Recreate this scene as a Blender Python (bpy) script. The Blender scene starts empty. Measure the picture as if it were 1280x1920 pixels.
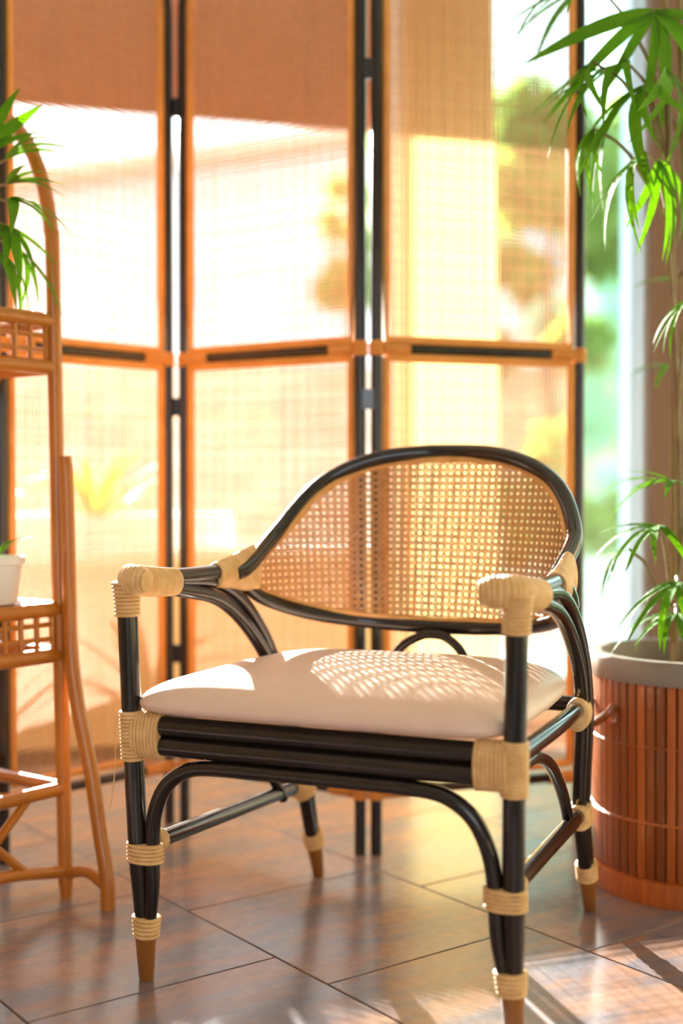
import bpy, math, random
from mathutils import Vector, Matrix
random.seed(7)
SC = bpy.context.scene
COL = SC.collection
PI = math.pi

# ------------------------------------------------------------------ camera
FPX, HZ = 2418.2, 909.8
PITCH = math.atan((960 - HZ) / FPX)
cd = bpy.data.cameras.new('camera')
cam = bpy.data.objects.new('camera', cd); COL.objects.link(cam)
cam.location = (0, 0, .8)
cam.rotation_euler = (PI / 2 - PITCH, 0, 0)
cd.sensor_width = 36; cd.sensor_fit = 'AUTO'
cd.lens = FPX / 1920 * 36
cd.clip_start = .05; cd.clip_end = 300
cd.dof.use_dof = True
cd.dof.focus_distance = 2.13
cd.dof.aperture_fstop = 1.25
SC.camera = cam

# ------------------------------------------------------------------ light
wd = bpy.data.worlds.new('World'); SC.world = wd
wd.use_nodes = True
bg = wd.node_tree.nodes['Background']
bg.inputs[0].default_value = (.86, .94, 1.0, 1)
bg.inputs[1].default_value = 3.0
sun_d = bpy.data.lights.new('sun', 'SUN')
sun_d.energy = 50.0; sun_d.angle = math.radians(.6); sun_d.color = (1, .94, .84)
sun = bpy.data.objects.new('sun', sun_d); COL.objects.link(sun)
SUN_AZ, SUN_EL = math.radians(16), math.radians(16)
sdir = Vector((math.sin(SUN_AZ) * math.cos(SUN_EL), -math.cos(SUN_AZ) * math.cos(SUN_EL), -math.sin(SUN_EL)))
sun.rotation_euler = sdir.to_track_quat('-Z', 'Y').to_euler()
sun.location = (-3, 12, 6)
SC.view_settings.view_transform = 'Standard'
SC.view_settings.look = 'None'
SC.view_settings.exposure = 0.6
SC.view_settings.gamma = 1
SC.view_settings.use_curve_mapping = False
SC.cycles.use_denoising = True
SC.cycles.transparent_max_bounces = 24
SC.cycles.max_bounces = 10
SC.cycles.sample_clamp_indirect = 8

# ------------------------------------------------------------------ helpers
def V(*a): return Vector(a)

def catmull(P, n=8):
    P = [Vector(p) for p in P]
    if len(P) < 3: return P
    Q = [2 * P[0] - P[1]] + P + [2 * P[-1] - P[-2]]
    out = []
    for i in range(1, len(Q) - 2):
        a, b, c, d = Q[i - 1:i + 3]
        for k in range(n):
            t = k / n
            out.append(.5 * (2 * b + (c - a) * t + (2 * a - 5 * b + 4 * c - d) * t * t + (3 * b - a - 3 * c + d) * t ** 3))
    out.append(Q[-2].copy())
    return out

def lens(P):
    L = [0]
    for a, b in zip(P, P[1:]): L.append(L[-1] + (b - a).length)
    return L

def resample(P, n):
    L = lens(P); out = []; j = 0
    for i in range(n + 1):
        s = L[-1] * i / n
        while j < len(P) - 2 and L[j + 1] < s: j += 1
        d = L[j + 1] - L[j]
        out.append(P[j].lerp(P[j + 1], (s - L[j]) / d if d > 1e-9 else 0))
    return out

class MB:
    def __init__(s): s.v = []; s.f = []
    def add(s, vs, fs):
        o = len(s.v); s.v += [tuple(v) for v in vs]; s.f += [tuple(i + o for i in f) for f in fs]
    def box(s, c, hx, hy, hz, ax=None):
        c = Vector(c); ax = ax or (V(1, 0, 0), V(0, 1, 0), V(0, 0, 1))
        vs = [c + ax[0] * hx * i + ax[1] * hy * j + ax[2] * hz * k for i in (-1, 1) for j in (-1, 1) for k in (-1, 1)]
        s.add(vs, [(0, 1, 3, 2), (4, 6, 7, 5), (0, 4, 5, 1), (2, 3, 7, 6), (0, 2, 6, 4), (1, 5, 7, 3)])
    def beam(s, a, b, hw, ht, nrm):
        """bar from a to b; half width hw across nrm, half thickness ht along nrm"""
        a, b = Vector(a), Vector(b); t = (b - a).normalized(); n = Vector(nrm); n = (n - t * n.dot(t)).normalized()
        w = t.cross(n)
        s.box((a + b) / 2, (b - a).length / 2, hw, ht, (t, w, n))
    def tube(s, P, r, seg=10, ref=None, closed=False, cap=True):
        """r: number, or function(fraction) -> radius or (ra, rb); ra along ref x tangent, rb along ref"""
        P = [Vector(p) for p in P]; n = len(P); L = lens(P); T = L[-1] or 1
        vs = []; prev = None
        for i, p in enumerate(P):
            if closed: t = (P[(i + 1) % n] - P[i - 1]).normalized()
            else: t = (P[min(i + 1, n - 1)] - P[max(i - 1, 0)]).normalized()
            if ref is not None: b = Vector(ref)
            elif prev is None: b = V(0, 0, 1) if abs(t.z) < .9 else V(0, 1, 0)
            else: b = prev
            b = (b - t * b.dot(t)).normalized(); prev = b
            a = b.cross(t)
            rr = r(L[i] / T) if callable(r) else r
            ra, rb = rr if isinstance(rr, tuple) else (rr, rr)
            for k in range(seg):
                an = 2 * PI * k / seg
                vs.append(p + a * ra * math.cos(an) + b * rb * math.sin(an))
        fs = []
        for i in range(n if closed else n - 1):
            j = (i + 1) % n
            for k in range(seg):
                m = (k + 1) % seg
                fs.append((i * seg + k, i * seg + m, j * seg + m, j * seg + k))
        if cap and not closed:
            fs.append(tuple(reversed(range(seg)))); fs.append(tuple(range((n - 1) * seg, n * seg)))
        s.add(vs, fs)
    def lathe(s, prof, c=(0, 0, 0), seg=48):
        c = Vector(c); vs = []
        for r, z in prof:
            for k in range(seg):
                a = 2 * PI * k / seg; vs.append(c + V(r * math.cos(a), r * math.sin(a), z))
        fs = [(i * seg + k, i * seg + (k + 1) % seg, (i + 1) * seg + (k + 1) % seg, (i + 1) * seg + k)
              for i in range(len(prof) - 1) for k in range(seg)]
        s.add(vs, fs)
    def mesh(s, name, mat, smooth=True):
        me = bpy.data.meshes.new(name); me.from_pydata(s.v, [], s.f); me.update()
        if mat: me.materials.append(mat)
        if smooth: me.polygons.foreach_set('use_smooth', [True] * len(me.polygons)); me.set_sharp_from_angle(angle=math.radians(42))
        return me
    def build(s, name, mat, parent=None, smooth=True, kind=None):
        return link(name, s.mesh(name, mat, smooth), parent, kind)

def link(name, me, parent=None, kind=None):
    o = bpy.data.objects.new(name, me); COL.objects.link(o)
    if parent is not None: o.parent = parent
    if kind: o['kind'] = kind
    return o

def tag(o, label, cat, group=None):
    o['label'] = label; o['category'] = cat
    if group: o['group'] = group
    return o

def empty(name, loc=(0, 0, 0), rz=0):
    o = bpy.data.objects.new(name, None); COL.objects.link(o)
    o.location = loc; o.rotation_euler = (0, 0, rz); o.empty_display_size = .1
    return o

def pole(name, P, r, mat, parent, seg=12, smooth=True, n=8, ref=None):
    m = MB(); m.tube(catmull(P, n) if smooth else [Vector(p) for p in P], r, seg, ref)
    return m.build(name, mat, parent)

def binding(name, P, r, mat, parent, pitch=.0064, seg=20, ref=None, smooth=True, bump=.0034):
    """rattan strand wound round a path: one ridge per turn"""
    Q = catmull(P, 10) if smooth else [Vector(p) for p in P]
    T = lens(Q)[-1]; turns = max(2, round(T / pitch)); k = 6
    Q = resample(Q, turns * k)
    def rad(f):
        ph = (f * turns) % 1.0
        b = bump * math.sqrt(max(0, 1 - (2 * ph - 1) ** 2))
        rr = r(f) if callable(r) else r
        return (rr[0] + b, rr[1] + b) if isinstance(rr, tuple) else rr + b
    m = MB(); m.tube(Q, rad, seg, ref)
    return m.build(name, mat, parent)

# ------------------------------------------------------------------ materials
def new_mat(name):
    m = bpy.data.materials.new(name); m.use_nodes = True
    nt = m.node_tree; nt.nodes.clear()
    return m, nt, nt.nodes, nt.links

def noise_col(nt, c1, c2, scale, detail=4, stretch=(1, 1, 1), lo=.3, hi=.7, coord='Object'):
    N, L = nt.nodes, nt.links
    tc = N.new('ShaderNodeTexCoord'); mp = N.new('ShaderNodeMapping'); mp.inputs['Scale'].default_value = stretch
    L.new(tc.outputs[coord], mp.inputs[0])
    nz = N.new('ShaderNodeTexNoise'); nz.inputs['Scale'].default_value = scale; nz.inputs['Detail'].default_value = detail
    L.new(mp.outputs[0], nz.inputs['Vector'])
    cr = N.new('ShaderNodeValToRGB'); cr.color_ramp.elements[0].position = lo; cr.color_ramp.elements[1].position = hi
    cr.color_ramp.elements[0].color = (*c1, 1); cr.color_ramp.elements[1].color = (*c2, 1)
    L.new(nz.outputs['Fac'], cr.inputs[0])
    return cr.outputs[0], nz.outputs['Fac']

def mat_pbr(name, c1, c2=None, scale=20, rough=.5, stretch=(1, 1, 1), bump=0, coat=0, spec=.5, metal=0, trans=0, rnd=0, tcol=None):
    m, nt, N, L = new_mat(name)
    c2 = c2 or tuple(x * .8 for x in c1)
    col, fac = noise_col(nt, c1, c2, scale, 4, stretch)
    if rnd:
        oi = N.new('ShaderNodeObjectInfo'); hs = N.new('ShaderNodeHueSaturation')
        mr = N.new('ShaderNodeMapRange'); mr.inputs[3].default_value = 1 - rnd; mr.inputs[4].default_value = 1 + rnd
        L.new(oi.outputs['Random'], mr.inputs[0]); L.new(mr.outputs[0], hs.inputs['Value']); L.new(col, hs.inputs['Color']); col = hs.outputs[0]
    b = N.new('ShaderNodeBsdfPrincipled'); out = N.new('ShaderNodeOutputMaterial')
    L.new(col, b.inputs['Base Color'])
    b.inputs['Roughness'].default_value = rough; b.inputs['Metallic'].default_value = metal
    b.inputs['Specular IOR Level'].default_value = spec; b.inputs['Coat Weight'].default_value = coat
    b.inputs['Coat Roughness'].default_value = .08
    if bump:
        bp = N.new('ShaderNodeBump'); bp.inputs['Strength'].default_value = bump; bp.inputs['Distance'].default_value = .002
        L.new(fac, bp.inputs['Height']); L.new(bp.outputs[0], b.inputs['Normal'])
    if trans:
        t = N.new('ShaderNodeBsdfTranslucent'); mx = N.new('ShaderNodeMixShader'); mx.inputs[0].default_value = trans
        if tcol: t.inputs[0].default_value = (*tcol, 1)
        else: L.new(col, t.inputs[0])
        L.new(b.outputs[0], mx.inputs[1]); L.new(t.outputs[0], mx.inputs[2]); L.new(mx.outputs[0], out.inputs[0])
    else: L.new(b.outputs[0], out.inputs[0])
    return m

def mat_glass(name, tint, refl=.06):
    m, nt, N, L = new_mat(name)
    tr = N.new('ShaderNodeBsdfTransparent'); tr.inputs[0].default_value = (*tint, 1)
    gl = N.new('ShaderNodeBsdfGlossy'); gl.inputs['Roughness'].default_value = .02
    mx = N.new('ShaderNodeMixShader'); mx.inputs[0].default_value = refl
    out = N.new('ShaderNodeOutputMaterial')
    L.new(tr.outputs[0], mx.inputs[1]); L.new(gl.outputs[0], mx.inputs[2]); L.new(mx.outputs[0], out.inputs[0])
    return m

def mat_tile():
    m, nt, N, L = new_mat('floor_tile')
    tc = N.new('ShaderNodeTexCoord'); oi = N.new('ShaderNodeObjectInfo')
    cb = N.new('ShaderNodeCombineXYZ'); ml = N.new('ShaderNodeMath'); ml.operation = 'MULTIPLY'; ml.inputs[1].default_value = 37
    L.new(oi.outputs['Random'], ml.inputs[0]); L.new(ml.outputs[0], cb.inputs[2]); L.new(ml.outputs[0], cb.inputs[0])
    ad = N.new('ShaderNodeVectorMath'); L.new(tc.outputs['Object'], ad.inputs[0]); L.new(cb.outputs[0], ad.inputs[1])
    mp = N.new('ShaderNodeMapping'); mp.inputs['Scale'].default_value = (1.0, 3.2, 1); L.new(ad.outputs[0], mp.inputs[0])
    n1 = N.new('ShaderNodeTexNoise'); n1.inputs['Scale'].default_value = 3.0; n1.inputs['Detail'].default_value = 6; n1.inputs['Roughness'].default_value = .62
    L.new(mp.outputs[0], n1.inputs['Vector'])
    cr = N.new('ShaderNodeValToRGB'); e = cr.color_ramp.elements
    e[0].position = .32; e[0].color = (.12, .14, .19, 1)
    e[1].position = .70; e[1].color = (.37, .20, .135, 1)
    k = e.new(.46); k.color = (.20, .17, .185, 1)
    k = e.new(.56); k.color = (.29, .175, .135, 1)
    L.new(n1.outputs['Fac'], cr.inputs[0])
    n2 = N.new('ShaderNodeTexNoise'); n2.inputs['Scale'].default_value = 45; n2.inputs['Detail'].default_value = 5
    L.new(ad.outputs[0], n2.inputs['Vector'])
    mr = N.new('ShaderNodeMapRange'); mr.inputs[3].default_value = .72; mr.inputs[4].default_value = 1.25; L.new(n2.outputs['Fac'], mr.inputs[0])
    hs = N.new('ShaderNodeHueSaturation'); L.new(cr.outputs[0], hs.inputs['Color']); L.new(mr.outputs[0], hs.inputs['Value'])
    b = N.new('ShaderNodeBsdfPrincipled'); L.new(hs.outputs[0], b.inputs['Base Color'])
    rr = N.new('ShaderNodeMapRange'); rr.inputs[3].default_value = .15; rr.inputs[4].default_value = .32; L.new(n1.outputs['Fac'], rr.inputs[0]); L.new(rr.outputs[0], b.inputs['Roughness'])
    b.inputs['Specular IOR Level'].default_value = .6
    bp = N.new('ShaderNodeBump'); bp.inputs['Strength'].default_value = .12; bp.inputs['Distance'].default_value = .002
    L.new(n2.outputs['Fac'], bp.inputs['Height']); L.new(bp.outputs[0], b.inputs['Normal'])
    out = N.new('ShaderNodeOutputMaterial'); L.new(b.outputs[0], out.inputs[0])
    return m

M = dict(
    black=mat_pbr('black_lacquer', (.006, .005, .005), (.016, .010, .008), 9, .20, (6, 6, .6), coat=.3, spec=.45),
    bind=mat_pbr('natural_rattan_binding', (.80, .53, .25), (.66, .39, .15), 60, .45, spec=.4),
    cane=mat_pbr('woven_cane', (.66, .38, .15), (.50, .26, .09), 90, .55, trans=.35),
    edge=mat_pbr('cane_edging', (.74, .40, .13), (.62, .30, .08), 40, .42),
    leather=mat_pbr('cream_leather', (.76, .565, .46), (.735, .54, .435), 30, .42, bump=.05, spec=.4),
    cap=mat_pbr('amber_wood_tip', (.34, .125, .018), (.24, .08, .012), 30, .3, (1, 1, .2), coat=.4),
    sframe=mat_pbr('honey_rattan', (.80, .36, .085), (.68, .27, .05), 20, .45),
    weave=mat_pbr('screen_cane', (.60, .29, .10), (.50, .23, .07), 50, .6, trans=.29, tcol=(.86, .65, .50)),
    stand=mat_pbr('amber_rattan', (.50, .175, .014), (.40, .125, .010), 12, .35, (1, 1, .4), coat=.3),
    tile=mat_tile(),
    grout=mat_pbr('dark_grout', (.075, .07, .07), (.055, .05, .05), 60, .8),
    cream=mat_pbr('cream_plaster', (.86, .72, .46), (.83, .69, .43), 8, .8),
    paint=mat_pbr('white_paint', (.80, .79, .76), (.78, .77, .74), 6, .7),
    warm=mat_pbr('warm_plaster', (.66, .44, .28), (.63, .41, .26), 5, .8),
    white=mat_pbr('white_frame_paint', (.82, .81, .82), (.79, .78, .80), 10, .4),
    alu=mat_pbr('blue_grey_metal', (.48, .54, .66), (.44, .50, .61), 10, .35, metal=.3),
    wood=mat_pbr('brown_post_wood', (.15, .078, .045), (.11, .055, .032), 10, .5, (8, 8, .5)),
    blind=mat_pbr('brown_bamboo_blind', (.40, .125, .03), (.31, .09, .02), 30, .6, (1, 1, 6), trans=.25),
    linen=mat_pbr('linen_curtain', (.74, .50, .27), (.68, .45, .23), 160, .9, trans=.30, tcol=(.84, .61, .33)),
    glass=mat_glass('clear_glass', (.96, .98, .97)),
    gtint=mat_glass('green_tinted_glass', (.80, .94, .91)),
    leaf=mat_pbr('palm_leaf', (.07, .22, .015), (.14, .32, .02), 12, .6, spec=.25, trans=.45, tcol=(.42, .68, .04), rnd=.35),
    leaf_y=mat_pbr('tree_foliage', (.12, .22, .04), (.24, .30, .07), 3, .6, trans=.5, tcol=(.40, .52, .11)),
    leaf_b=mat_pbr('blue_green_foliage', (.36, .56, .44), (.52, .70, .54), 3, .6, trans=.55, tcol=(.72, .95, .80)),
    bark=mat_pbr('bark', (.20, .13, .09), (.12, .08, .05), 20, .9, bump=.4),
    stem=mat_pbr('palm_cane_stem', (.26, .20, .06), (.20, .11, .05), 25, .5),
    slat=mat_pbr('red_brown_slat', (.41, .105, .018), (.29, .064, .011), 30, .38, (3, 3, .3), coat=.3, rnd=.4),
    rim=mat_pbr('grey_plastic_rim', (.27, .22, .19), (.24, .195, .17), 20, .4),
    soil=mat_pbr('dark_soil', (.045, .03, .02), (.02, .013, .01), 40, .95, bump=.6),
    pot=mat_pbr('white_glazed_pot', (.82, .80, .78), (.80, .78, .76), 10, .25),
    paving=mat_pbr('pale_paving', (.66, .62, .57), (.60, .56, .51), .6, .8),
    brick=mat_pbr('terracotta_brick', (.74, .52, .40), (.66, .44, .33), 3, .85, rnd=.15),
    house=mat_pbr('white_house_render', (.70, .65, .67), (.65, .60, .63), .8, .8),
    roof=mat_pbr('pale_clay_tile', (.62, .44, .34), (.54, .36, .27), 2, .8),
    slate=mat_pbr('blue_slate_roof', (.34, .42, .56), (.30, .37, .5), 2, .6),
    dark=mat_pbr('dark_pane', (.10, .12, .14), (.08, .09, .11), 2, .15),
    agave=mat_pbr('yellow_green_blade', (.36, .40, .07), (.48, .48, .12), 6, .5, trans=.4, tcol=(.75, .72, .18)),
)

# ================================================================== the setting
# the window wall recedes to the right
def wallpt(px, off=0.0):
    k = (px - 640) / FPX; Z = (off + 4.2 * WN.y) / (k * WN.x + WN.y)
    return V(k * Z, Z, 0)
WT = V(1, .302, 0).normalized(); WN = V(WT.y, -WT.x, 0)          # WN points into the room

def wallbox(name, px0, px1, z0, z1, off0, off1, mat, parent=None, kind=None):
    a, b = wallpt(px0), wallpt(px1); c = (a + b) / 2
    m = MB(); m.box(c + WN * ((off0 + off1) / 2) + V(0, 0, (z0 + z1) / 2), (b - a).length / 2, abs(off1 - off0) / 2, (z1 - z0) / 2, (WT, WN, V(0, 0, 1)))
    return m.build(name, mat, parent, smooth=False, kind=kind)

# floor: grout bed with single square tiles laid in a one-third offset bond
fl = MB()
P0, P1 = wallpt(-900, .02), wallpt(2300, .02)
fl.add([(P0.x, -3, -.004), (P1.x, -3, -.004), (P1.x, P1.y, -.004), (P0.x, P0.y, -.004),
        (P0.x, -3, -.12), (P1.x, -3, -.12), (P1.x, P1.y, -.12), (P0.x, P0.y, -.12)],
       [(0, 1, 2, 3), (7, 6, 5, 4), (0, 4, 5, 1), (1, 5, 6, 2), (2, 6, 7, 3), (3, 7, 4, 0)])
floor = fl.build('floor', M['grout'], None, smooth=False, kind='structure')
TS = .4455; GAP = .0016
dA = V(.597, -.802, 0).normalized(); dB = V(-dA.y, dA.x, 0)
P2 = V(-.0225, 2.052, 0)
tm = MB(); h = TS / 2 - GAP; b = .0012
tm.add([(-h, -h, -.004), (h, -h, -.004), (h, h, -.004), (-h, h, -.004), (-h, -h, -b), (h, -h, -b), (h, h, -b), (-h, h, -b),
        (-h + b, -h + b, 0), (h - b, -h + b, 0), (h - b, h - b, 0), (-h + b, h - b, 0)],
       [(0, 1, 5, 4), (1, 2, 6, 5), (2, 3, 7, 6), (3, 0, 4, 7), (4, 5, 9, 8), (5, 6, 10, 9), (6, 7, 11, 10), (7, 4, 8, 11), (8, 9, 10, 11)])
tme = tm.mesh('tile', M['tile'], smooth=False)
rot = math.atan2(dB.y, dB.x)
for i in range(-9, 10):
    for j in range(-9, 10):
        c = P2 + dB * (TS * (i + .5)) + dA * (TS * (j + .5) + i * TS / 3)
        if not (.9 < c.y < 4.6 and abs(c.x) < 2.3): continue
        if (c - wallpt(640)).dot(WN) < .30: continue
        o = link('tile', tme, floor); o.location = c; o.rotation_euler = (0, 0, rot)

knee = wallbox('wall_back', -900, 742, -.12, .535, -.12, 0, M['cream'], kind='structure')
wallbox('trim_1', -900, 742, .535, .560, -.15, .03, M['cream'], kind='structure')
lint = wallbox('wall_lintel', -900, 2300, 2.66, 2.95, -.12, 0, M['paint'], kind='structure')
cl = MB(); cl.add([(P0.x, -3, 2.80), (P1.x, -3, 2.80), (P1.x, P1.y + .2, 2.80), (P0.x, P0.y + .2, 2.80),
                   (P0.x, -3, 2.95), (P1.x, -3, 2.95), (P1.x, P1.y + .2, 2.95), (P0.x, P0.y + .2, 2.95)],
                  [(3, 2, 1, 0), (4, 5, 6, 7), (0, 1, 5, 4), (1, 2, 6, 5), (2, 3, 7, 6), (3, 0, 4, 7)])
cl.build('ceiling', M['paint'], None, smooth=False, kind='structure')
m = MB(); m.box((P0.x - .06, (P0.y - 3) / 2, 1.40), .06, (P0.y + 3) / 2, 1.52); m.build('wall_left', M['warm'], None, smooth=False, kind='structure')

# rear wall behind the camera with an unseen opening, added and sized for fill light
rw = MB(); xa, xb = -1.05, 1.05
rw.box(((P0.x + xa) / 2, -3.06, 1.40), (xa - P0.x) / 2, .06, 1.52); rw.box(((xb + P1.x) / 2, -3.06, 1.40), (P1.x - xb) / 2, .06, 1.52)
rw.box(((xa + xb) / 2, -3.06, 2.62), (xb - xa) / 2, .06, .32); rw.box(((xa + xb) / 2, -3.06, .09), (xb - xa) / 2, .06, .21)
rw.build('wall_rear', M['warm'], None, smooth=False, kind='structure')
m = MB(); m.box((P1.x + .06, (P1.y - 3) / 2, 1.40), .06, (P1.y + 3) / 2, 1.52); m.build('wall_right', M['warm'], None, smooth=False, kind='structure')

# windows: frame + panes
def window(n, px0, px1, z0, glass, fm, frame=8):
    w = empty('window_%d' % n); w['kind'] = 'structure'
    wallbox('pane', px0, px1, z0, 2.66, -.065, -.055, M[glass], w)
    wallbox('frame_stile', px0, px0 + frame, z0, 2.66, -.09, -.02, M[fm], w)
    wallbox('frame_stile', px1 - frame, px1, z0, 2.66, -.09, -.02, M[fm], w)
    wallbox('frame_rail', px0 + frame, px1 - frame, z0, z0 + .035, -.09, -.02, M[fm], w)
    wallbox('frame_rail', px0 + frame, px1 - frame, 2.62, 2.66, -.09, -.02, M[fm], w)
    return w
window(1, -900, 738, .560, 'glass', 'white')
wallbox('trim_2', 738, 757, -.12, 2.66, -.09, .0, M['white'], kind='structure')
window(2, 757, 1194, .10, 'gtint', 'alu')
wallbox('trim_3', 1206, 1272, -.12, 2.66, -.12, .05, M['wood'], kind='structure')
wallbox('trim_4', 1194, 1206, -.12, 2.66, -.10, .02, M['alu'], kind='structure')
window(3, 1272, 2300, .10, 'gtint', 'alu')
wallbox('wall_sill', 757, 1194, -.12, .10, -.12, 0, M['paint'], kind='structure')
wallbox('wall_plinth', 1272, 2300, -.12, .10, -.12, 0, M['paint'], kind='structure')

# brown bamboo blind across the upper windows (hangs outside the glass)
bl = empty('bamboo_blind', wallpt(300, -.2)); bi = bl.location.copy()
tag(bl, 'dark brown bamboo slat blind rolled halfway down behind the folding screen', 'blind')
a, bq = wallpt(-880, -.2), wallpt(905, -.2)  # hidden right end added behind the curtain to shade its top
m = MB(); z = 2.03
while z < 2.78:
    m.box((a + bq) / 2 + V(0, 0, z) - bi, (bq - a).length / 2, .003, .0058, (WT, WN, V(0, 0, 1))); z += .0122
m.build('slats', M['blind'], bl, smooth=False, kind='stuff')
m = MB(); m.tube([a + V(0, 0, 2.015) - bi, bq + V(0, 0, 2.015) - bi], .011, 8); m.build('bottom_bar', M['blind'], bl)
for k in range(7):
    p = a.lerp(bq, (k + .5) / 7) - bi
    m = MB(); m.box(p + WN * .006 + V(0, 0, 2.40), .004, .0015, .38, (WT, WN, V(0, 0, 1))); m.build('cord', M['blind'], bl, smooth=False)

# linen curtain beside the white frame, hanging to the floor
cu = empty('linen_curtain', wallpt(845, .05)); ci = cu.location.copy()
tag(cu, 'tan linen curtain hanging behind the right panel of the folding screen', 'curtain')
m = MB(); n = 90; zs = [.03, .4, .8, 1.2, 1.6, 2.0, 2.4, 2.70]; vs = []; fs = []
a, bq = wallpt(756, .05), wallpt(938, .05)
for side in (0, 1):
    for k in range(n + 1):
        f = k / n
        for z in zs:
            ff = f * (1 - .10 * (z / 2.70) ** 1.5) if z > 1.4 else f * (1 - .02 * z)
            p = a.lerp(bq, ff) + WN * (.014 * math.sin(f * 2 * PI * 8 + .3 * math.sin(z * 2)) + side * .0015)
            vs.append(p + V(0, 0, z) - ci)
nz = len(zs)
for k in range(n):
    for q in range(nz - 1):
        i0 = k * nz + q; fs.append((i0, i0 + nz, i0 + nz + 1, i0 + 1))
m.add(vs[:(n + 1) * nz], fs); m.build('cloth', M['linen'], cu)
m = MB(); m.tube([wallpt(750, .05) + V(0, 0, 2.715) - ci, wallpt(1000, .05) + V(0, 0, 2.715) - ci], .012, 10); m.build('curtain_rod', M['wood'], cu)

# ================================================================== the armchair
CH = empty('armchair', (-.0341, 1.9513, 0), -.4046)
tag(CH, 'black lacquered rattan armchair with cane back and cream leather seat', 'armchair')
BK, BD = M['black'], M['bind']
# front legs
for s in (-1, 1):
    leg = pole('leg', [(s * .3065, -.004, .07), (s * .3085, -.010, .14), (s * .3095, -.018, .22), (s * .313, -.0276, .398), (s * .3188, -.0360, .636)],
               lambda f: .0125 + .0038 * min(1, f / .2), BK, CH, 16)
    binding('post_binding', [(s * .3125, -.026, .362), (s * .3140, -.0296, .442)], .0175, BD, leg, smooth=False)
    binding('joint_binding', [(s * .2975, -.0165, .197), (s * .2975, -.018, .229)], (lambda f: (.0295, .0175)), BD, leg, seg=28, ref=(0, 1, 0), smooth=False)
    binding('ankle_binding', [(s * .3035, -.0045, .072), (s * .3018, -.0065, .107)], (lambda f: (.0190 + .0035 * f, .0165 + .001 * f)), BD, leg, ref=(0, 1, 0), smooth=False)
    m = MB(); m.tube([(s * .306, 0, 0), (s * .306, 0, .003), (s * .3045, -.0045, .073)], lambda f: .0105 if f < .01 else .0120 + .0055 * f, 18); m.build('foot_cap', M['cap'], leg)
    # two stacked rails meet the post under one upright wrapping
    binding('rail_binding', [(s * .307, -.030, .4045), (s * .257, -.030, .4045)], (lambda f: (.0175, .0345)), BD, leg, seg=28, ref=(0, 0, 1), smooth=False, pitch=.0062)
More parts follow.
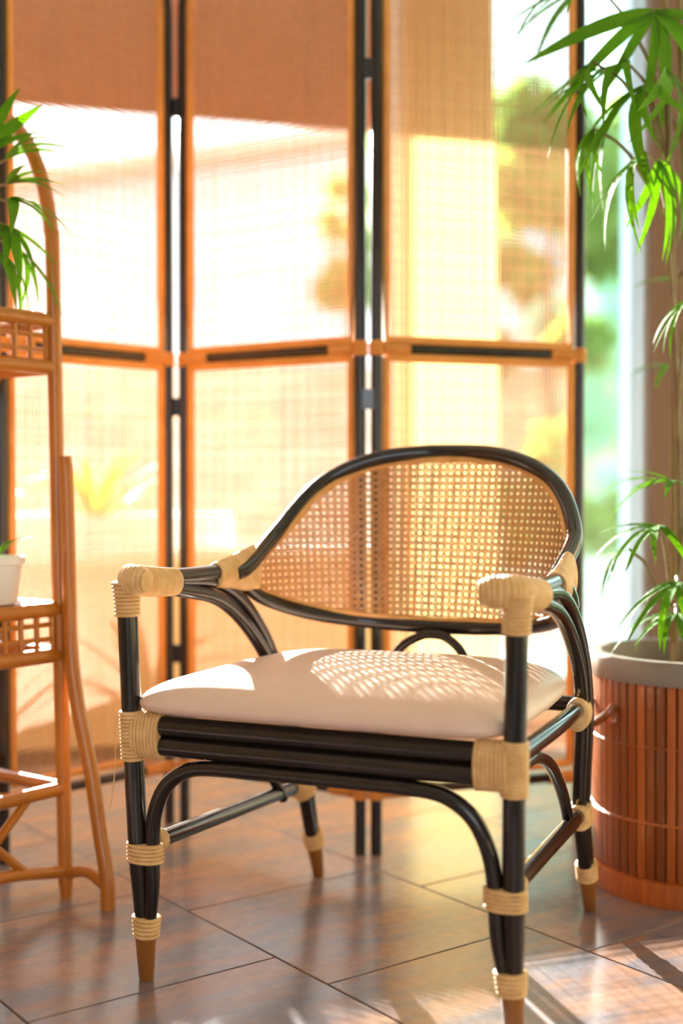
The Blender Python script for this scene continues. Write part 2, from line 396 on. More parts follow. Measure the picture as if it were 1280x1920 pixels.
# front arch reaching down both front legs
A = [(.296, -.008, .085), (.286, -.014, .15), (.283, -.018, .22), (.276, -.023, .275), (.255, -.027, .322), (.222, -.029, .349), (.18, -.030, .360), (.09, -.030, .362)]
pole('arch_brace', [(-x, y, z) for x, y, z in A] + [(0, -.03, .362)] + A[::-1], lambda f: .0122 * (.78 + .22 * min(1, min(f, 1 - f) / .09)), BK, CH, 12)
for z in (.4205, .3895):
    pole('seat_rail', [(-.305, -.029, z), (.305, -.029, z)], .0163, BK, CH, 14, False)
for s in (-1, 1):
    sr = pole('seat_rail', [(s * .309, -.02, .414), (s * .305, .25, .412), (s * .292, .50, .408)], .0145, BK, CH, 12)
    binding('rail_binding', [(s * .2985, .425, .402), (s * .293, .48, .399)], (lambda f: (.0175, .026)), BD, sr, ref=(0, 0, 1), smooth=False)
    pole('side_brace', [(s * .298, .05, .386), (s * .297, .15, .382), (s * .293, .25, .352), (s * .288, .34, .300), (s * .283, .41, .245), (s * .279, .455, .195)], .0105, BK, CH, 10)
    st = pole('stretcher', [(s * .300, .0, .222), (s * .281, .535, .204)], .0138, BK, CH, 14, False)
    binding('binding', [(s * .2995, .012, .2215), (s * .2985, .034, .221)], .0158, BD, st, smooth=False)
    binding('binding', [(s * .2825, .50, .205), (s * .2815, .525, .2045)], .0158, BD, st, smooth=False)
    # rear leg: twin poles sweeping down from under the arm
    R1 = [(.317, .05, .636), (.313, .12, .623), (.308, .224, .604), (.307, .304, .571), (.305, .379, .519), (.302, .435, .462), (.295, .482, .38), (.284, .515, .28), (.278, .538, .20), (.2788, .585, .085)]
    R2 = [(.314, .12, .640), (.311, .24, .628), (.309, .33, .592), (.307, .404, .535), (.304, .460, .468), (.297, .508, .38), (.286, .541, .28), (.280, .563, .20), (.2800, .597, .085)]
    leg = pole('leg', [(s * x, y, z) for x, y, z in R1], .0130, BK, CH, 14)
    pole('leg_pole', [(s * x, y, z) for x, y, z in R2], .0130, BK, leg, 14)
    binding('joint_binding', [(s * .2795, .543, .218), (s * .279, .556, .182)], (lambda f: (.0165, .0285)), BD, leg, seg=28, ref=(0, 1, 0), smooth=False)
    binding('ankle_binding', [(s * .2793, .589, .098), (s * .2793, .600, .066)], (lambda f: (.0175, .0215 - .003 * f)), BD, leg, ref=(0, 1, 0), smooth=False)
    m = MB(); m.tube([(s * .2794, .6194, 0), (s * .2794, .6188, .003), (s * .2794, .598, .070)], lambda f: .0095 if f < .01 else .0115 + .0055 * f, 18); m.build('foot_cap', M['cap'], leg)
    # arm
    arm = pole('arm', [(s * .274, -.050, .652), (s * .300, -.047, .653), (s * .317, -.024, .652), (s * .318, .04, .648), (s * .312, .14, .645), (s * .306, .24, .645), (s * .300, .34, .645)], .0145, BK, CH, 14)
    binding('arm_binding', [(s * .268, -.052, .650), (s * .285, -.0505, .651), (s * .303, -.044, .651), (s * .316, -.026, .650), (s * .319, .01, .645), (s * .317, .06, .640), (s * .314, .105, .637)],
            (lambda f: (.0175 * min(1, .62 + f * 4), (.0205 + .001 * math.sin(f * PI)) * min(1, .62 + f * 4))), BD, arm, seg=24, ref=(0, 0, 1))
    binding('corner_binding', [(s * .3175, -.0345, .592), (s * .3188, -.0365, .648)], (lambda f: .0175 + .0035 * f * f), BD, arm, smooth=False)
    binding('back_binding', [(s * .3065, .232, .640), (s * .304, .28, .641), (s * .300, .325, .643), (s * .2955, .365, .6455)],
            (lambda f: (.0185 - .002 * f, .0215 + .0215 * f)), BD, arm, seg=28, ref=(0, 0, 1), pitch=.0044, bump=.0007)
# a loose end of binding strand
pole('loose_strand', [(-.329, -.046, .438), (-.332, -.050, .40), (-.331, -.050, .36), (-.336, -.052, .31), (-.340, -.054, .285)], .0009, M['bind'], CH, 6)
# rear seat rail and little hoop below the back
pole('seat_rail', [(-.292, .49, .41), (0, .50, .41), (.292, .49, .41)], .0145, BK, CH, 12)
pole('hoop', [(-.094, .515, .41), (-.088, .522, .45), (-.066, .532, .490), (-.03, .540, .512), (-.005, .541, .516), (.022, .540, .511), (.054, .532, .487), (.072, .522, .45), (.078, .515, .41)], .0088, BK, CH, 12)
# back: upper bow and lower rail
def sym(K): return [(-x, y, z) for x, y, z in K] + [k for k in K[::-1][1:]]
KU = [(.2955, .285, .640), (.2883, .330, .6535), (.2866, .4509, .7141), (.2341, .5317, .8025), (.1348, .5784, .8522), (0, .6205, .8652)]
KL = [(.308, .27, .644), (.3052, .3203, .6285), (.2935, .3929, .5887), (.240, .476, .5555), (.150, .548, .535), (0, .573, .5265)]
CU = catmull(sym(KU), 14); CLW = catmull(sym(KL), 14)
m = MB(); m.tube(CU, .0145, 16); top = m.build('top_rail', BK, CH)
m = MB(); m.tube(CLW, .0135, 16); low = m.build('back_rail', BK, CH)
# cane surface: r(phi, w) about an upright axis in front of the back, least squares over both rails
import numpy as np
def pol(p): return math.atan2(p.x, p.y - .25), math.hypot(p.x, p.y - .25), p.z
cu_ = [pol(p) for p in CU if p.y > .30]; cl_ = [pol(p) for p in CLW if p.y > .30]
def basis(f, w): return [1, f * f, f ** 4, w, w * f * f]
X = np.array([basis(f, w) for f, r, w in cu_ + cl_]); Y = np.array([r for f, r, w in cu_ + cl_])
cf = np.linalg.lstsq(X, Y, rcond=None)[0]
def surf(f, w, d=0.0):
    r = float(np.dot(cf, basis(f, w))) + d
    return V(r * math.sin(f), .25 + r * math.cos(f), w)
fu = np.array([f for f, r, w in cu_]); wu = np.array([w for f, r, w in cu_]); fl_ = np.array([f for f, r, w in cl_]); wl = np.array([w for f, r, w in cl_])
def wtop(f): return float(np.interp(f, fu, wu)) - .016
def wbot(f): return float(np.interp(f, fl_, wl)) + .014
FM = min(fu[-1], fl_[-1]) - .01
PT = .0129; r0 = .31
def inside(f, w): return abs(f) < FM and wbot(f) < w < wtop(f)
cn = MB()
def ribbon(pts, hw, d):
    """thin woven strand along (phi, w) samples, clipped to the frame; d lifts it off the surface"""
    run = []
    def flush():
        if len(run) < 2: return
        vs = []
        for i, (f, w) in enumerate(run):
            f0, w0 = run[max(0, i - 1)]; f1, w1 = run[min(len(run) - 1, i + 1)]
            tf, tw = (f1 - f0) * r0, w1 - w0; l = math.hypot(tf, tw) or 1
            nf, nw = -tw / l * hw / r0, tf / l * hw
            for dd, sg in ((d, 1), (d, -1), (d - .0007, -1), (d - .0007, 1)):
                vs.append(surf(f + nf * sg, w + nw * sg, dd))
        fs = []
        for i in range(len(run) - 1):
            for k in range(4):
                fs.append((i * 4 + k, i * 4 + (k + 1) % 4, i * 4 + 4 + (k + 1) % 4, i * 4 + 4 + k))
        cn.add(vs, fs)
    for f, w in pts:
        if inside(f, w): run.append((f, w))
        else: flush(); run = []
    flush()
DF = PT / r0; NC = int(FM / DF) + 1
W0, W1 = .52, .87; NR = int((W1 - W0) / PT) + 1
for i in range(-NC, NC + 1):
    for o in (-.165, .165):
        ribbon([(i * DF + o * DF, W0 + (W1 - W0) * k / 60) for k in range(61)], .00115, .0006)
for j in range(NR + 1):
    for o in (-.165, .165):
        ribbon([(-FM + 2 * FM * k / 160, W0 + (j + o) * PT) for k in range(161)], .00115, -.0002)
for i in range(-NC - NR, NC + NR + 1):
    for sg in (1, -1):
        ribbon([((i + .5 + sg * k / 2) * DF, W0 + k / 2 * PT) for k in range(2 * NR + 1)], .0008, .0010 if sg > 0 else -.0006)
cn.build('cane_webbing', M['cane'], CH, smooth=False, kind='stuff')
fs_ = [(-FM + 2 * FM * k / 120) for k in range(121)]
eu = [surf(f, wtop(f) + .001, -.003) for f in fs_]; el = [surf(f, wbot(f) - .001, -.003) for f in fs_]
m = MB(); m.tube(eu, .0062, 8); m.build('cane_edging', M['edge'], CH)
m = MB(); m.tube(el, .0062, 8); m.build('cane_edging', M['edge'], CH)
# seat cushion: domed slab with rounded plan
m = MB(); NA, NRr = 96, 26; vs = []; fs = []
def plan(an, r):
    c, s_ = math.cos(an), math.sin(an); e = 2 / (9.0 if s_ < 0 else 5.0)
    x = math.copysign(abs(c) ** e, c); y = math.copysign(abs(s_) ** e, s_)
    hw = .306 - .018 * max(0, y) + .006 * max(0, -y)
    return x * r * hw, .2175 + y * r * (.282 if y < 0 else .272)
for side in (1, -1):
    for i in range(NRr + 1):
        r = math.sin(i / NRr * PI / 2)
        for k in range(NA):
            x, y = plan(2 * PI * k / NA, r)
            z = .4560 + (.029 * (1 - r ** 9) ** .5 + .024 * (1 - r ** 2.4) if side > 0 else -.019 * (1 - r ** 14) ** .5)
            vs.append((x, y, z))
off = (NRr + 1) * NA
for sd in (0, 1):
    for i in range(NRr):
        for k in range(NA):
            q = [sd * off + i * NA + k, sd * off + i * NA + (k + 1) % NA, sd * off + (i + 1) * NA + (k + 1) % NA, sd * off + (i + 1) * NA + k]
            fs.append(tuple(q if sd else q[::-1]))
m.add(vs, fs); m.build('seat_cushion', M['leather'], CH)

# ================================================================== the folding screen
H = [V(-.724, 2.70, 0), V(-.392, 3.06, 0), V(.057, 2.775, 0), V(.557, 2.95, 0)]
FS = empty('folding_screen', (H[1] + H[2]) / 2); fo = FS.location.copy()
tag(FS, 'three-panel folding screen of black poles and honey cane behind the armchair', 'folding screen')
UP = V(0, 0, 1)
for k in range(3):
    a, bq = H[k] - fo, H[k + 1] - fo; t = (bq - a).normalized(); Wd = (bq - a).length; nn = V(t.y, -t.x, 0)
    def q(x, z, d=0): return a + t * x + UP * z + nn * d
    ga, gb = (.0165, .0235, .0195, .0165)[k:k + 2]; x0, x1 = ga, Wd - gb; xi0, xi1 = x0 + .022, x1 - .022
    # upper frame with rounded head, lower frame: honey rattan
    c = .12; zt = 2.03
    loop = [q(xi0, 1.113)] + [q(xi0, 1.113 + (zt - c - 1.113) * i / 6) for i in range(1, 7)]
    loop += [q(xi0 + c - c * math.cos(i / 8 * PI / 2), zt - c + c * math.sin(i / 8 * PI / 2)) for i in range(1, 9)]
    loop += [q(xi1 - c + c * math.sin(i / 8 * PI / 2), zt - c + c * math.cos(i / 8 * PI / 2)) for i in range(0, 9)]
    loop += [q(xi1, 1.113 + (zt - c - 1.113) * (6 - i) / 6) for i in range(1, 7)]
    m = MB(); m.tube(loop, .0095, 8, ref=nn, closed=True); pan = m.build('panel', M['sframe'], FS)
    m = MB(); m.tube([q(xi0, .165), q(xi0, 1.077)], .0095, 8); m.tube([q(xi1, .165), q(xi1, 1.077)], .0095, 8)
    m.tube([q(xi0, 1.077), q(xi1, 1.077)], .0095, 8); m.tube([q(xi0, .165), q(xi1, .165)], .0095, 8)
    m.build('lower_frame', M['sframe'], pan)
    for x, ins in ((x0, 1), (x1, -1)):
        m = MB()
        top_ = [q(x, 0), q(x, .5), q(x, 1.0), q(x, 1.5), q(x, 1.86), q(x + ins * .006, 1.945), q(x + ins * .03, 2.01), q(x + ins * .08, 2.05), q(x + ins * .15, 2.057)]
        m.tube(catmull(top_, 5), .0125, 12); m.build('pole', BK, pan)
        for z in (1.095, .135):
            binding('pole_binding', [q(x, z - .016), q(x, z + .016)], .0142, M['sframe'], pan, smooth=False, pitch=.006, seg=14)
            binding('rail_binding', [q(x + ins * .014, z), q(x + ins * .075, z)], .0125, M['sframe'], pan, smooth=False, pitch=.006, seg=12)
    for z, r in ((1.095, .0105), (.135, .0115), (2.055, .0115)):
        m = MB(); m.tube([q(x0 + (.12 if z > 1.9 else 0), z), q(x1 - (.12 if z > 1.9 else 0), z)], r, 10); m.build('cross_rail', BK, pan)
    # hand-woven cane sheet, every strand a thin flat strip
    for z0, z1, nm in ((1.113, zt, 'upper_weave'), (.165, 1.077, 'lower_weave')):
        m = MB(); pt = .0066; hw = .00086
        n = int((xi1 - xi0) / pt)
        for i in range(n + 1):
            x = xi0 + (i + .5) * (xi1 - xi0) / (n + 1); ze = z1
            if nm == 'upper_weave':
                dx = min(x - xi0, xi1 - x)
                if dx < c: ze = zt - c + math.sqrt(max(0, c * c - (c - dx) ** 2))
            m.beam(q(x, z0, .0006), q(x, ze, .0006), hw * (1.4 if i % 5 == 0 else .6 + .55 * random.random()), .0005, nn)
        n = int((z1 - z0) / pt)
        for i in range(n + 1):
            z = z0 + (i + .5) * (z1 - z0) / (n + 1); xa = xi0; 
            if nm == 'upper_weave' and z > zt - c: xa = xi0 + c - math.sqrt(max(0, c * c - (z - zt + c) ** 2))
            m.beam(q(xa, z, -.0006), q(xi0 + xi1 - xa, z, -.0006), hw * (1.4 if i % 5 == 0 else .6 + .55 * random.random()), .0005, nn)
        m.build(nm, M['weave'], pan, smooth=False, kind='stuff')
for k in (1, 2):
    for z in (.40, .985, 1.69):
        m = MB(); p = H[k] - fo; m.box(p + UP * z, .012, .004, .022); m.build('hinge', BK, FS, smooth=False)

# ================================================================== rattan plant stand, left edge
SO = V(-.535, 2.49, 0)
pd = V(-.6, -.8, 0); qd = V(.8, -.6, 0)     # pd: depth of the shelves, qd: outwards in the plane of the hoop
ST = empty('plant_stand', SO)
tag(ST, 'amber rattan plant stand with arched top at the left edge', 'plant stand')
DP, WDT = .34, .46; SM = M['stand']
def sq(p, w, z): return pd * p - qd * (w + .030 * min(1, z / 1.1) * (1 - 2 * min(1, max(0, w / .46)))) + UP * z
for p in (0, DP):
    n = 14
    hoop = [sq(p, 0, .03), sq(p, 0, .6), sq(p, 0, 1.22)] + [sq(p, WDT / 2 - WDT / 2 * math.cos(i / n * PI), 1.22 + .325 * math.sin(i / n * PI)) for i in range(1, n)] + [sq(p, WDT, 1.22), sq(p, WDT, .6), sq(p, WDT, .03)]
    hp = pole('hoop', hoop, .0145, SM, ST, 12)
    for w, sg in ((0, -1), (WDT, 1)):
        m = MB(); m.tube([sq(p, w, 0), sq(p, w, .035)], lambda f: .011 + .004 * f, 12); m.build('foot', SM, ST)
        pole('flared_leg', [sq(p, w + sg * .118, 0), sq(p, w + sg * .117, .06), sq(p, w + sg * .101, .14), sq(p, w + sg * .078, .26), sq(p, w + sg * .048, .37), sq(p, w + sg * .031, .48), sq(p, w + sg * .029, .62), sq(p, w + sg * .029, .80), sq(p, w + sg * .024, .855)], .0145, SM, ST, 12)
        pole('foot_rail', [sq(p, w, .045), sq(p, w + sg * .06, .060), sq(p, w + sg * .108, .045)], .011, SM, ST, 10)
for zt_, zb in ((1.118, 1.028), (.560, .472)):
    for w in (0, WDT):
        for z in (zt_, zb):
            pole('shelf_rail', [sq(-.005, w, z), sq(DP + .005, w, z)], .0145, SM, ST, 10, False)
        for i in range(9):          # fretwork between the two rails
            p = .02 + i * (DP - .04) / 8
            pole('spindle', [sq(p, w, zb), sq(p, w, zt_)], .0055, SM, ST, 8, False)
        for z in (zb + .032, zb + .060):
            pole('fret_bar', [sq(.02, w, z), sq(DP - .02, w, z)], .005, SM, ST, 8, False)
    for p in (0, DP):
        for z in (zt_, zb): pole('shelf_rail', [sq(p, 0, z), sq(p, WDT, z)], .0145, SM, ST, 10, False)
    for i in range(12):
        p = .02 + i * (DP - .04) / 11
        pole('shelf_slat', [sq(p, 0, zt_ + .006), sq(p, WDT, zt_ + .006)], .009, SM, ST, 8, False)
for w in (0, WDT):
    pole('low_rail', [sq(0, w, .212), sq(DP, w, .212)], .013, SM, ST, 10, False)
    pole('foot_rail', [sq(0, w, .05), sq(DP / 2, w, .075), sq(DP, w, .05)], .012, SM, ST, 10)
    pole('cross_brace', [sq(.09, w, .205), sq(.17, w, .135), sq(.25, w, .065)], .009, SM, ST, 8)
    pole('cross_brace', [sq(.25, w, .205), sq(.17, w, .135), sq(.09, w, .065)], .009, SM, ST, 8)
for p in (0, DP): pole('low_rail', [sq(p, 0, .212), sq(p, WDT, .212)], .013, SM, ST, 10, False)

# ------------------------------------------------------------------ plants
def leaf_mesh(name, L, w, droop, mat, nseg=9):
    """finger leaflet along +X, drooping in -Z, with a folded midrib and thickness"""
    m = MB(); vs = []; fs = []
    for i in range(nseg + 1):
        t = i / nseg; ww = w * (math.sin(PI * min(1, .06 + t ** .75 * .94)) ** .75) * (1 - .25 * t) + .0004
        x = L * (t - .12 * droop * t * t); z = .05 * L * math.sin(t * PI) - droop * L * .55 * t * t
        for s_, dz in ((-1, .18 * ww), (0, -.05 * ww), (1, .18 * ww)):
            vs.append((x, s_ * ww, z + dz))
        for s_, dz in ((-1, .18 * ww), (0, -.05 * ww), (1, .18 * ww)):
            vs.append((x, s_ * ww, z + dz - .0008))
    for i in range(nseg):
        o = i * 6; p = o + 6
        fs += [(o, p, p + 1, o + 1), (o + 1, p + 1, p + 2, o + 2), (o + 3, o + 4, p + 4, p + 3), (o + 4, o + 5, p + 5, p + 4), (o, o + 3, p + 3, p), (o + 2, p + 2, p + 5, o + 5)]
    m.add(vs, fs)
    return m.mesh(name, mat)
LEAVES = [leaf_mesh('leaflet', 1, .050, d, M['leaf']) for d in (.15, .4, .7, 1.0)]

def frond(root, base, hub, out, n, L, fan, parent_loc, stem_r=.0035, wide=1.0):
    """fan palm leaf: arched stalk from base to hub, n fingers spread round direction out"""
    base, hub, out = Vector(base), Vector(hub), Vector(out).normalized()
    mid = base.lerp(hub, .55) + UP * .04
    m = MB(); m.tube(catmull([base - parent_loc, mid - parent_loc, hub - parent_loc], 6), lambda f: stem_r * (1.3 - .5 * f), 6)
    st = m.build('frond', M['stem'], root)
    side = out.cross(UP); side = side.normalized() if side.length > .05 else V(1, 0, 0)
    nrm = side.cross(out).normalized()
    for i in range(n):
        an = (i / (n - 1) - .5) * fan + random.uniform(-.08, .08)
        d = (out * math.cos(an) + side * math.sin(an) + nrm * random.uniform(-.12, .12)).normalized()
        yv = nrm.cross(d).normalized(); zv = d.cross(yv)
        o = link('leaflet', random.choice(LEAVES), st)
        l = L * random.uniform(.75, 1.1) * (1 - .25 * abs(an) / max(fan, .1))
        R = Matrix((d, yv, zv)).transposed().to_4x4()
        o.matrix_local = Matrix.Translation(hub - parent_loc) @ R @ Matrix.Diagonal((l, l * wide * random.uniform(.75, 1.15), l, 1))

def at(px, py, Y):
    """scene point at depth Y seen at a photo pixel: for reading positions off the photograph"""
    d = V((px - 640) / FPX, math.cos(PITCH) - (py - 960) / FPX * math.sin(PITCH), -math.sin(PITCH) - (py - 960) / FPX * math.cos(PITCH))
    return V(0, 0, .8) + d * (Y / d.y)

# slatted planter with the palm at the right
PC = V(.718, 2.60, 0); PR = .203
PL = empty('planter', PC)
tag(PL, 'round red-brown slatted wooden planter at the right edge', 'planter')
m = MB(); m.lathe([(PR - .016, .02), (PR - .012, .425), (PR - .020, .425), (PR - .024, .03), (0.001, .03), (.001, .018), (PR - .016, .018)]); m.build('lining', M['slat'], PL)
NS = 64; sl = MB(); sh = 2 * PI * PR / NS / 2 * .97
sl.add([(x, y, z) for z, dr in ((.045, -.004), (.055, 0), (.415, .004), (.425, 0)) for x, y in ((-.006, -sh), (dr + .002, -sh * .8), (dr + .003, 0), (dr + .002, sh * .8), (-.006, sh))],
       [(i * 5 + k, i * 5 + k + 1, i * 5 + 6 + k, i * 5 + 5 + k) for i in range(3) for k in range(4)] + [(4, 3, 2, 1, 0), (15, 16, 17, 18, 19)])
sme = sl.mesh('slat', M['slat'])
for i in range(NS):
    an = 2 * PI * i / NS; o = link('slat', sme, PL); o.location = (PR * math.cos(an), PR * math.sin(an), 0); o.rotation_euler = (0, 0, an)
m = MB(); m.lathe([(PR - .012, 0), (PR + .008, 0), (PR + .012, .012), (PR + .010, .044), (PR - .012, .048)]); m.build('base_ring', M['slat'], PL)
for z in (.155, .30):
    m = MB(); m.lathe([(PR + .0025, z - .003), (PR + .0062, z), (PR + .0025, z + .003)]); m.build('stitch_band', M['slat'], PL)
for an in (PI * 1.08, PI * .08):
    c = V((PR + .004) * math.cos(an), (PR + .004) * math.sin(an), 0); tn = V(-math.sin(an), math.cos(an), 0); rd = V(math.cos(an), math.sin(an), 0)
    pole('handle', [c + tn * .05 + UP * .37, c + tn * .048 + rd * .014 + UP * .355, c + tn * .025 + rd * .028 + UP * .335, c + rd * .03 + UP * .33, c - tn * .025 + rd * .028 + UP * .335, c - tn * .048 + rd * .014 + UP * .355, c - tn * .05 + UP * .37], .008, M['slat'], PL, 8)

PP = empty('potted_palm', PC + UP * .03)
tag(PP, 'tall fan palm with narrow green finger leaves growing in the slatted planter', 'plant')
pl = PP.location.copy()
m = MB(); m.lathe([(PR - .035, .0), (PR - .028, .385), (PR + .010, .390), (PR + .012, .397), (PR + .012, .430), (PR + .008, .436), (PR - .012, .436), (PR - .018, .40), (PR - .030, .37)]); m.build('inner_pot', M['rim'], PP)
m = MB(); m.lathe([(.001, .385), (.08, .388), (.15, .382), (PR - .026, .376)]); m.build('soil', M['soil'], PP)
stems = [((.66, 2.55), (.605, 2.49), 2.1), ((.70, 2.60), (.63, 2.52), 2.35), ((.66, 2.56), (.64, 2.50), 1.15), ((.76, 2.56), (.78, 2.50), 1.25), ((.71, 2.66), (.70, 2.70), 1.0)]
STEM = []
for b_, t_, z in stems:
    STEM += [q_ for q_ in resample(catmull([V(*b_, .40), V((b_[0] + t_[0]) / 2 + .01, (b_[1] + t_[1]) / 2, z / 2 + .2), V(*t_, z)], 8), 40)]
    pole('stem', [V(*b_, .40) - pl, V((b_[0] + t_[0]) / 2 + .01, (b_[1] + t_[1]) / 2, z / 2 + .2) - pl, V(*t_, z) - pl], lambda f: .0085 - .003 * f, M['stem'], PP, 8)
#  base px, hub px, depth, direction in picture, count, length, fan
FR = [((1212, 330), (1178, 120), 2.50, (-.90, -.15, -.28), 7, .255, 2.1),
      ((1222, 420), (1205, 160), 2.44, (-.55, -.30, -.75), 7, .270, 1.9),
      ((1225, 430), (1206, 285), 2.42, (-.60, -.20, -.70), 6, .225, 1.7),
      ((1240, 300), (1225, 20), 2.50, (.05, -.30, -.90), 8, .300, 2.4),
      ((1190, 300), (1110, 115), 2.46, (-.60, -.10, -.70), 5, .17, 1.5),
      ((1200, 420), (1112, 240), 2.46, (-.30, -.15, -.95), 4, .16, 1.0),
      ((1252, 400), (1250, 130), 2.46, (.35, -.2, -.9), 7, .280, 2.2),
      ((1235, 260), (1120, -30), 2.52, (-.85, -.1, -.25), 7, .24, 2.0),
      ((1232, 560), (1236, 300), 2.45, (.1, -.2, -.98), 5, .22, 1.2),
      ((1250, 800), (1290, 560), 2.44, (-.55, -.2, -.75), 5, .15, 1.2),
      ((1250, 1180), (1262, 905), 2.46, (-.75, -.3, .15), 8, .16, 2.6),
      ((1240, 1180), (1232, 985), 2.42, (-.70, -.4, -.35), 7, .17, 2.2),
      ((1235, 1200), (1180, 1030), 2.44, (-.85, -.2, -.35), 4, .13, 1.5),
      ((1262, 1190), (1270, 1090), 2.40, (-.65, -.4, -.45), 7, .17, 2.2),
      ((1262, 1200), (1268, 1150), 2.42, (-.80, -.3, -.25), 7, .16, 2.0),
      ((1275, 1150), (1300, 850), 2.50, (.5, -.3, .2), 7, .18, 2.4),
      ((1290, 1190), (1330, 1000), 2.50, (.7, -.3, -.2), 7, .20, 2.4),
      ((1300, 1200), (1340, 1100), 2.60, (.6, .4, -.2), 7, .20, 2.4)]
for bp_, hp_, Y, dr, n, L_, fan in FR:
    g_ = at(*bp_, Y + .05); b_ = min(STEM, key=lambda q_: (q_ - g_).length)      # stalks leave the nearest cane
    frond(PP, b_, at(*hp_, Y), dr, n, L_, fan, pl, wide=1.15)

# crown leaves at the tips of the canes
for (b_, t_, z), dirs in zip(stems, (((.8, .2, .1), (.3, -.6, .3)), ((.7, .4, -.1), (-.2, .6, .2), (.2, -.5, .6)), ((.3, .7, .2),), ((.8, -.2, -.1), (.3, .5, .4)), ((.2, .8, .2), (.7, .5, -.2)))):
    for d_ in dirs:
        tp = V(*t_, z)
        frond(PP, tp, tp + Vector(d_).normalized() * .10 + UP * .03, d_, 7, .19, 2.3, pl, wide=1.15)

# palm on the upper shelf of the stand
sp = SO + sq(.20, .20, 1.134)
SP = empty('shelf_palm', sp); tag(SP, 'leafy green palm in a grey pot on the upper shelf of the plant stand', 'plant')
m = MB(); m.lathe([(.001, 0), (.055, 0), (.068, .02), (.078, .11), (.082, .112), (.082, .122), (.074, .122), (.068, .10), (.001, .098)], seg=32); m.build('pot', M['rim'], SP)
for hp_, dY, dr, n, L_, fan in [((15, 345), 0, (.85, -.2, .2), 5, .15, 1.4), ((10, 300), .05, (.7, 0, .55), 4, .15, 1.0), ((20, 375), -.05, (.9, -.3, -.25), 6, .15, 1.6), ((5, 420), -.02, (.55, -.4, -.6), 6, .16, 1.5),
                                ((-10, 470), 0, (.6, -.3, -.7), 5, .16, 1.2), ((-60, 330), 0, (-.6, -.4, .3), 7, .18, 2.4), ((-80, 420), 0, (-.8, -.3, -.3), 7, .18, 2.2), ((-30, 280), .05, (.1, -.2, .9), 7, .15, 2.4), ((40, 470), .03, (.5, -.1, -.85), 4, .15, .9)]:
    frond(SP, sp + V(random.uniform(-.02, .02), random.uniform(-.02, .02), .10), at(hp_[0], hp_[1], sp.y + dY - .02), dr, n, L_, fan, sp, .003, 1.7)

# small white pot on the lower shelf
wp_ = V(at(-16, 1100, 2.43).x, 2.43, .5760)
WP = empty('small_pot_plant', wp_); tag(WP, 'small green seedling in a white pot on the lower shelf of the plant stand', 'plant')
m = MB(); m.lathe([(.001, 0), (.043, 0), (.047, .004), (.058, .075), (.062, .076), (.062, .090), (.054, .090), (.050, .07), (.001, .068)], seg=36); m.build('pot', M['pot'], WP)
for i in range(9):
    an = i * 2.4; d = V(math.cos(an) * .5, math.sin(an) * .5, .8).normalized(); y_ = UP.cross(d).normalized()
    o = link('leaflet', LEAVES[i % 3], WP); l = .07 + .02 * (i % 3)
    o.matrix_local = Matrix.Translation((0, 0, .066)) @ Matrix((d, y_, d.cross(y_))).transposed().to_4x4() @ Matrix.Diagonal((l, l * 1.6, l, 1))

# ================================================================== outdoors
m = MB(); m.add([(-60, 3.2, -.14), (60, 3.2, -.14), (60, 140, -.14), (-60, 140, -.14)], [(0, 1, 2, 3)]); m.build('ground', M['paving'], None, False, 'structure')

# low garden wall of coursed blocks
gw = empty('garden_wall', (-4, 21, -.14)); tag(gw, 'long terracotta block garden wall beyond the paved yard', 'wall')
bm = MB(); bm.box((0, 0, .2), .49, .15, .195); bme = bm.mesh('block', M['brick'], False)
for r in range(7):
    for i in range(-13, 14):
        o = link('block', bme, gw); o.location = (i * 1.0 + (r % 2) * .5, random.uniform(-.01, .01), r * .4)
m = MB(); m.box((0, 0, 2.83), 13.8, .22, .04); m.build('coping', M['brick'], gw, False)

# white house with a low pitched roof
HSC = 60 / 29
hs = empty('white_house', (-11.4, 60, -.14)); tag(hs, 'pale white house with low clay roof seen through the left panels', 'house')
m = MB(); m.add([(-9, 0, 0), (8.4, 0, 0), (8.4, 8, 0), (-9, 8, 0), (-9, 0, 6.0), (8.4, 0, 8.3), (8.4, 8, 8.3), (-9, 8, 6.0)],
                [(0, 1, 5, 4), (1, 2, 6, 5), (2, 3, 7, 6), (3, 0, 4, 7), (4, 5, 6, 7)]); m.build('walls', M['house'], hs, False)
m = MB(); m.add([(-9.8, -.8, 5.95), (9.0, -.8, 8.45), (9.0, 8.6, 8.45), (-9.8, 8.6, 5.95), (-9.8, -.8, 6.25), (9.0, -.8, 8.75), (9.0, 8.6, 8.75), (-9.8, 8.6, 6.25)],
                [(3, 2, 1, 0), (4, 5, 6, 7), (0, 1, 5, 4), (1, 2, 6, 5), (2, 3, 7, 6), (3, 0, 4, 7)]); m.build('roof', M['roof'], hs, False)
for x in (-4.5, -.5, 3.5):
    m = MB(); m.box((x, -.03, 4.3), .7, .05, .6); wf = m.build('window', M['white'], hs, False)
    m = MB(); m.box((x, -.09, 4.3), .6, .02, .5); m.build('pane', M['glass'], wf, False)
for o in hs.children: o.scale = (HSC, HSC, HSC)
h2 = empty('slate_roofed_house', (7.0, 46, -.14)); tag(h2, 'house with blue slate roof rising behind the white house', 'house')
m = MB(); m.box((0, 3, 4.5), 4.6, 3, 4.5); m.build('walls', M['house'], h2, False)
m = MB(); m.add([(-5.2, -.6, 8.8), (5.2, -.6, 8.8), (5.2, 6.6, 8.8), (-5.2, 6.6, 8.8), (-3.6, 3, 11.2), (3.6, 3, 11.2)],
                [(0, 1, 5, 4), (1, 2, 5), (2, 3, 4, 5), (3, 0, 4), (3, 2, 1, 0)]); m.build('roof', M['slate'], h2, False)

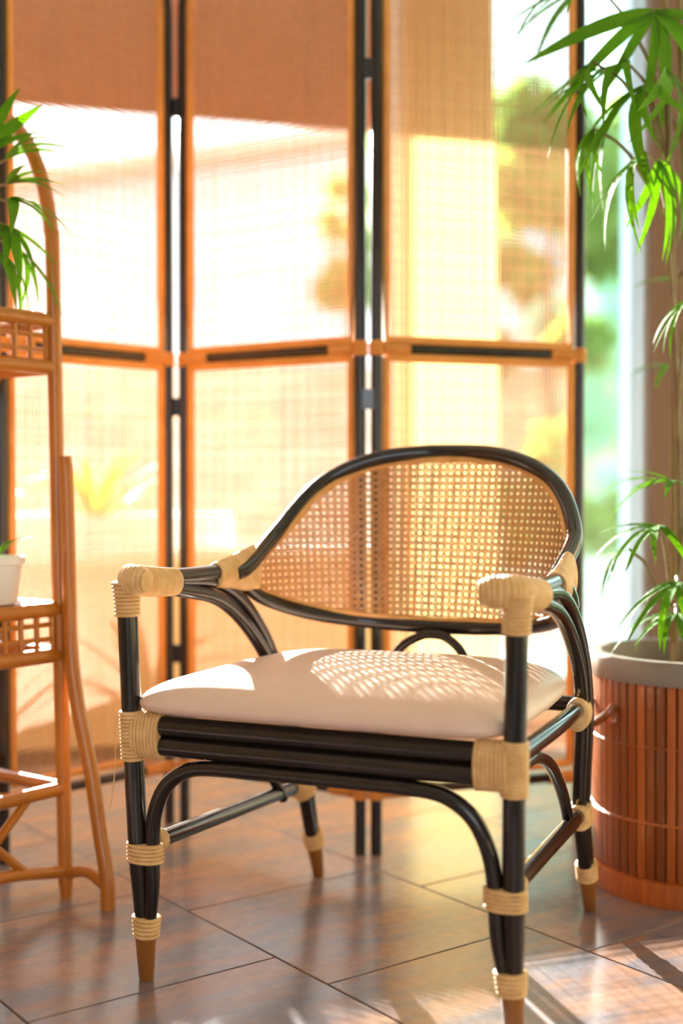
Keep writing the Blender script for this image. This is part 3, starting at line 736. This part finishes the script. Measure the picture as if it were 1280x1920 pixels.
def tree(name, label, cat, c, trunk_h, rx, rz, n, size, mat, group=None, seed=0):
    rg = random.Random(seed); t = empty(name, c); tag(t, label, cat, group)
    m = MB(); m.tube(catmull([(0, 0, 0), (.04 * rx, .02, trunk_h * .5), (-.05 * rx, 0, trunk_h), (0, 0, trunk_h + rz * .7)], 5), lambda f: .11 * rx ** .5 * (1 - .7 * f) * (1 if trunk_h > .5 else .4), 8); m.build('trunk', M['bark'], t)
    clumps = [(V(rg.gauss(0, .42) * rx, rg.gauss(0, .42) * rx, trunk_h + rz + rg.gauss(0, .42) * rz), rg.uniform(.22, .42) * min(rx, rz)) for _ in range(16)]
    m = MB()
    for i in range(n):
        cc, cr_ = clumps[rg.randrange(len(clumps))]
        d = V(rg.gauss(0, 1), rg.gauss(0, 1), rg.gauss(0, 1)).normalized() * cr_ * rg.random() ** .4
        p = cc + d; p.z = max(p.z, .03); a_ = V(rg.gauss(0, 1), rg.gauss(0, 1), rg.gauss(0, .6)).normalized(); b_ = a_.cross(V(rg.gauss(0, 1), rg.gauss(0, 1), rg.gauss(0, 1))).normalized()
        s_ = size * rg.uniform(.6, 1.3)
        m.add([p - a_ * s_, p + b_ * s_ * .42, p + a_ * s_, p - b_ * s_ * .42], [(0, 1, 2, 3)])
    m.build('foliage', mat, t, False, 'stuff')
    return t
G = -.14
tree('garden_tree', 'yellow-green tree filling the view through the right screen panel', 'tree', V(2.2, 13.5, G), 2.3, 1.1, 1.9, 6000, .13, M['leaf_y'], 'garden trees outside', 1)
tree('garden_tree', 'bushy blue-green tree outside the narrow window beside the screen', 'tree', V(3.75, 16, G), 1.6, 1.5, 3.0, 5500, .15, M['leaf_b'], 'garden trees outside', 2)
tree('garden_tree', 'tall pale tree outside beyond the brown post', 'tree', V(6.3, 20, G), 1.6, 1.9, 4.2, 5000, .18, M['leaf_b'], 'garden trees outside', 3)
tree('garden_tree', 'small tree beside the slate roof seen through the middle panel', 'tree', V(.2, 24, G), 3.6, 1.1, 1.6, 1500, .16, M['leaf_y'], 'garden trees outside', 4)
tree('garden_tree', 'dense olive tree standing behind the yellow-green tree', 'tree', V(2.0, 19.5, G), 1.0, 1.1, 2.8, 7000, .17, M['leaf_y'], 'garden trees outside', 9)
tree('garden_shrub', 'olive shrub low behind the right screen panel', 'shrub', V(1.75, 10.5, G), .1, .8, .55, 1500, .08, M['leaf_y'], 'garden shrubs outside', 5)
tree('garden_shrub', 'pale shrub outside below the narrow window', 'shrub', V(3.0, 12.5, G), .1, .9, .6, 1500, .09, M['leaf_b'], 'garden shrubs outside', 6)
# white trough with blade-leaved plants, added outside the window to block low sun
tq = empty('sun_block_trough', wallpt(90, -.42) + V(0, 0, G)); tag(tq, 'long white planter trough added outside the left window to block sun', 'planter')
a, bq = wallpt(-420, -.42) - tq.location, wallpt(425, -.42) - tq.location; a.z = bq.z = 0
m = MB(); hl = (bq - a).length / 2; cc = (a + bq) / 2
for o_, hx, hy in ((WN * .12, hl, .02), (WN * -.12, hl, .02), (WT * (hl - .02), .02, .10), (WT * -(hl - .02), .02, .10)):
    m.box(cc + o_ + UP * .42, hx, hy, .42, (WT, WN, UP))
m.build('trough', M['house'], tq, False)
m = MB(); m.box(cc + UP * .40, hl - .04, .10, .38, (WT, WN, UP)); m.build('soil', M['soil'], tq, False)
bme = leaf_mesh('blade', 1, .050, .35, M['agave'])
for px, lab in ((-75, 'yellow-green blade-leaved plant in the trough, behind the plant stand'), (175, 'yellow-green blade-leaved plant in the trough, seen through the left screen panel')):
    p_ = wallpt(px, -.42); p_.z = G + .78
    ag = empty('blade_plant', p_); tag(ag, lab, 'plant', 'blade plants in the trough')
    for i in range(20):
        an = i * 2.4; e = .45 + .5 * ((i * 7) % 10) / 10
        d = V(math.cos(an) * math.cos(e * 1.3), math.sin(an) * math.cos(e * 1.3), math.sin(e * 1.3)); y_ = UP.cross(d).normalized()
        o = link('blade', bme, ag); l = .46 * (.6 + .4 * ((i * 3) % 7) / 7)
        o.matrix_local = Matrix((d, y_, d.cross(y_))).transposed().to_4x4() @ Matrix.Diagonal((l, l, l, 1))
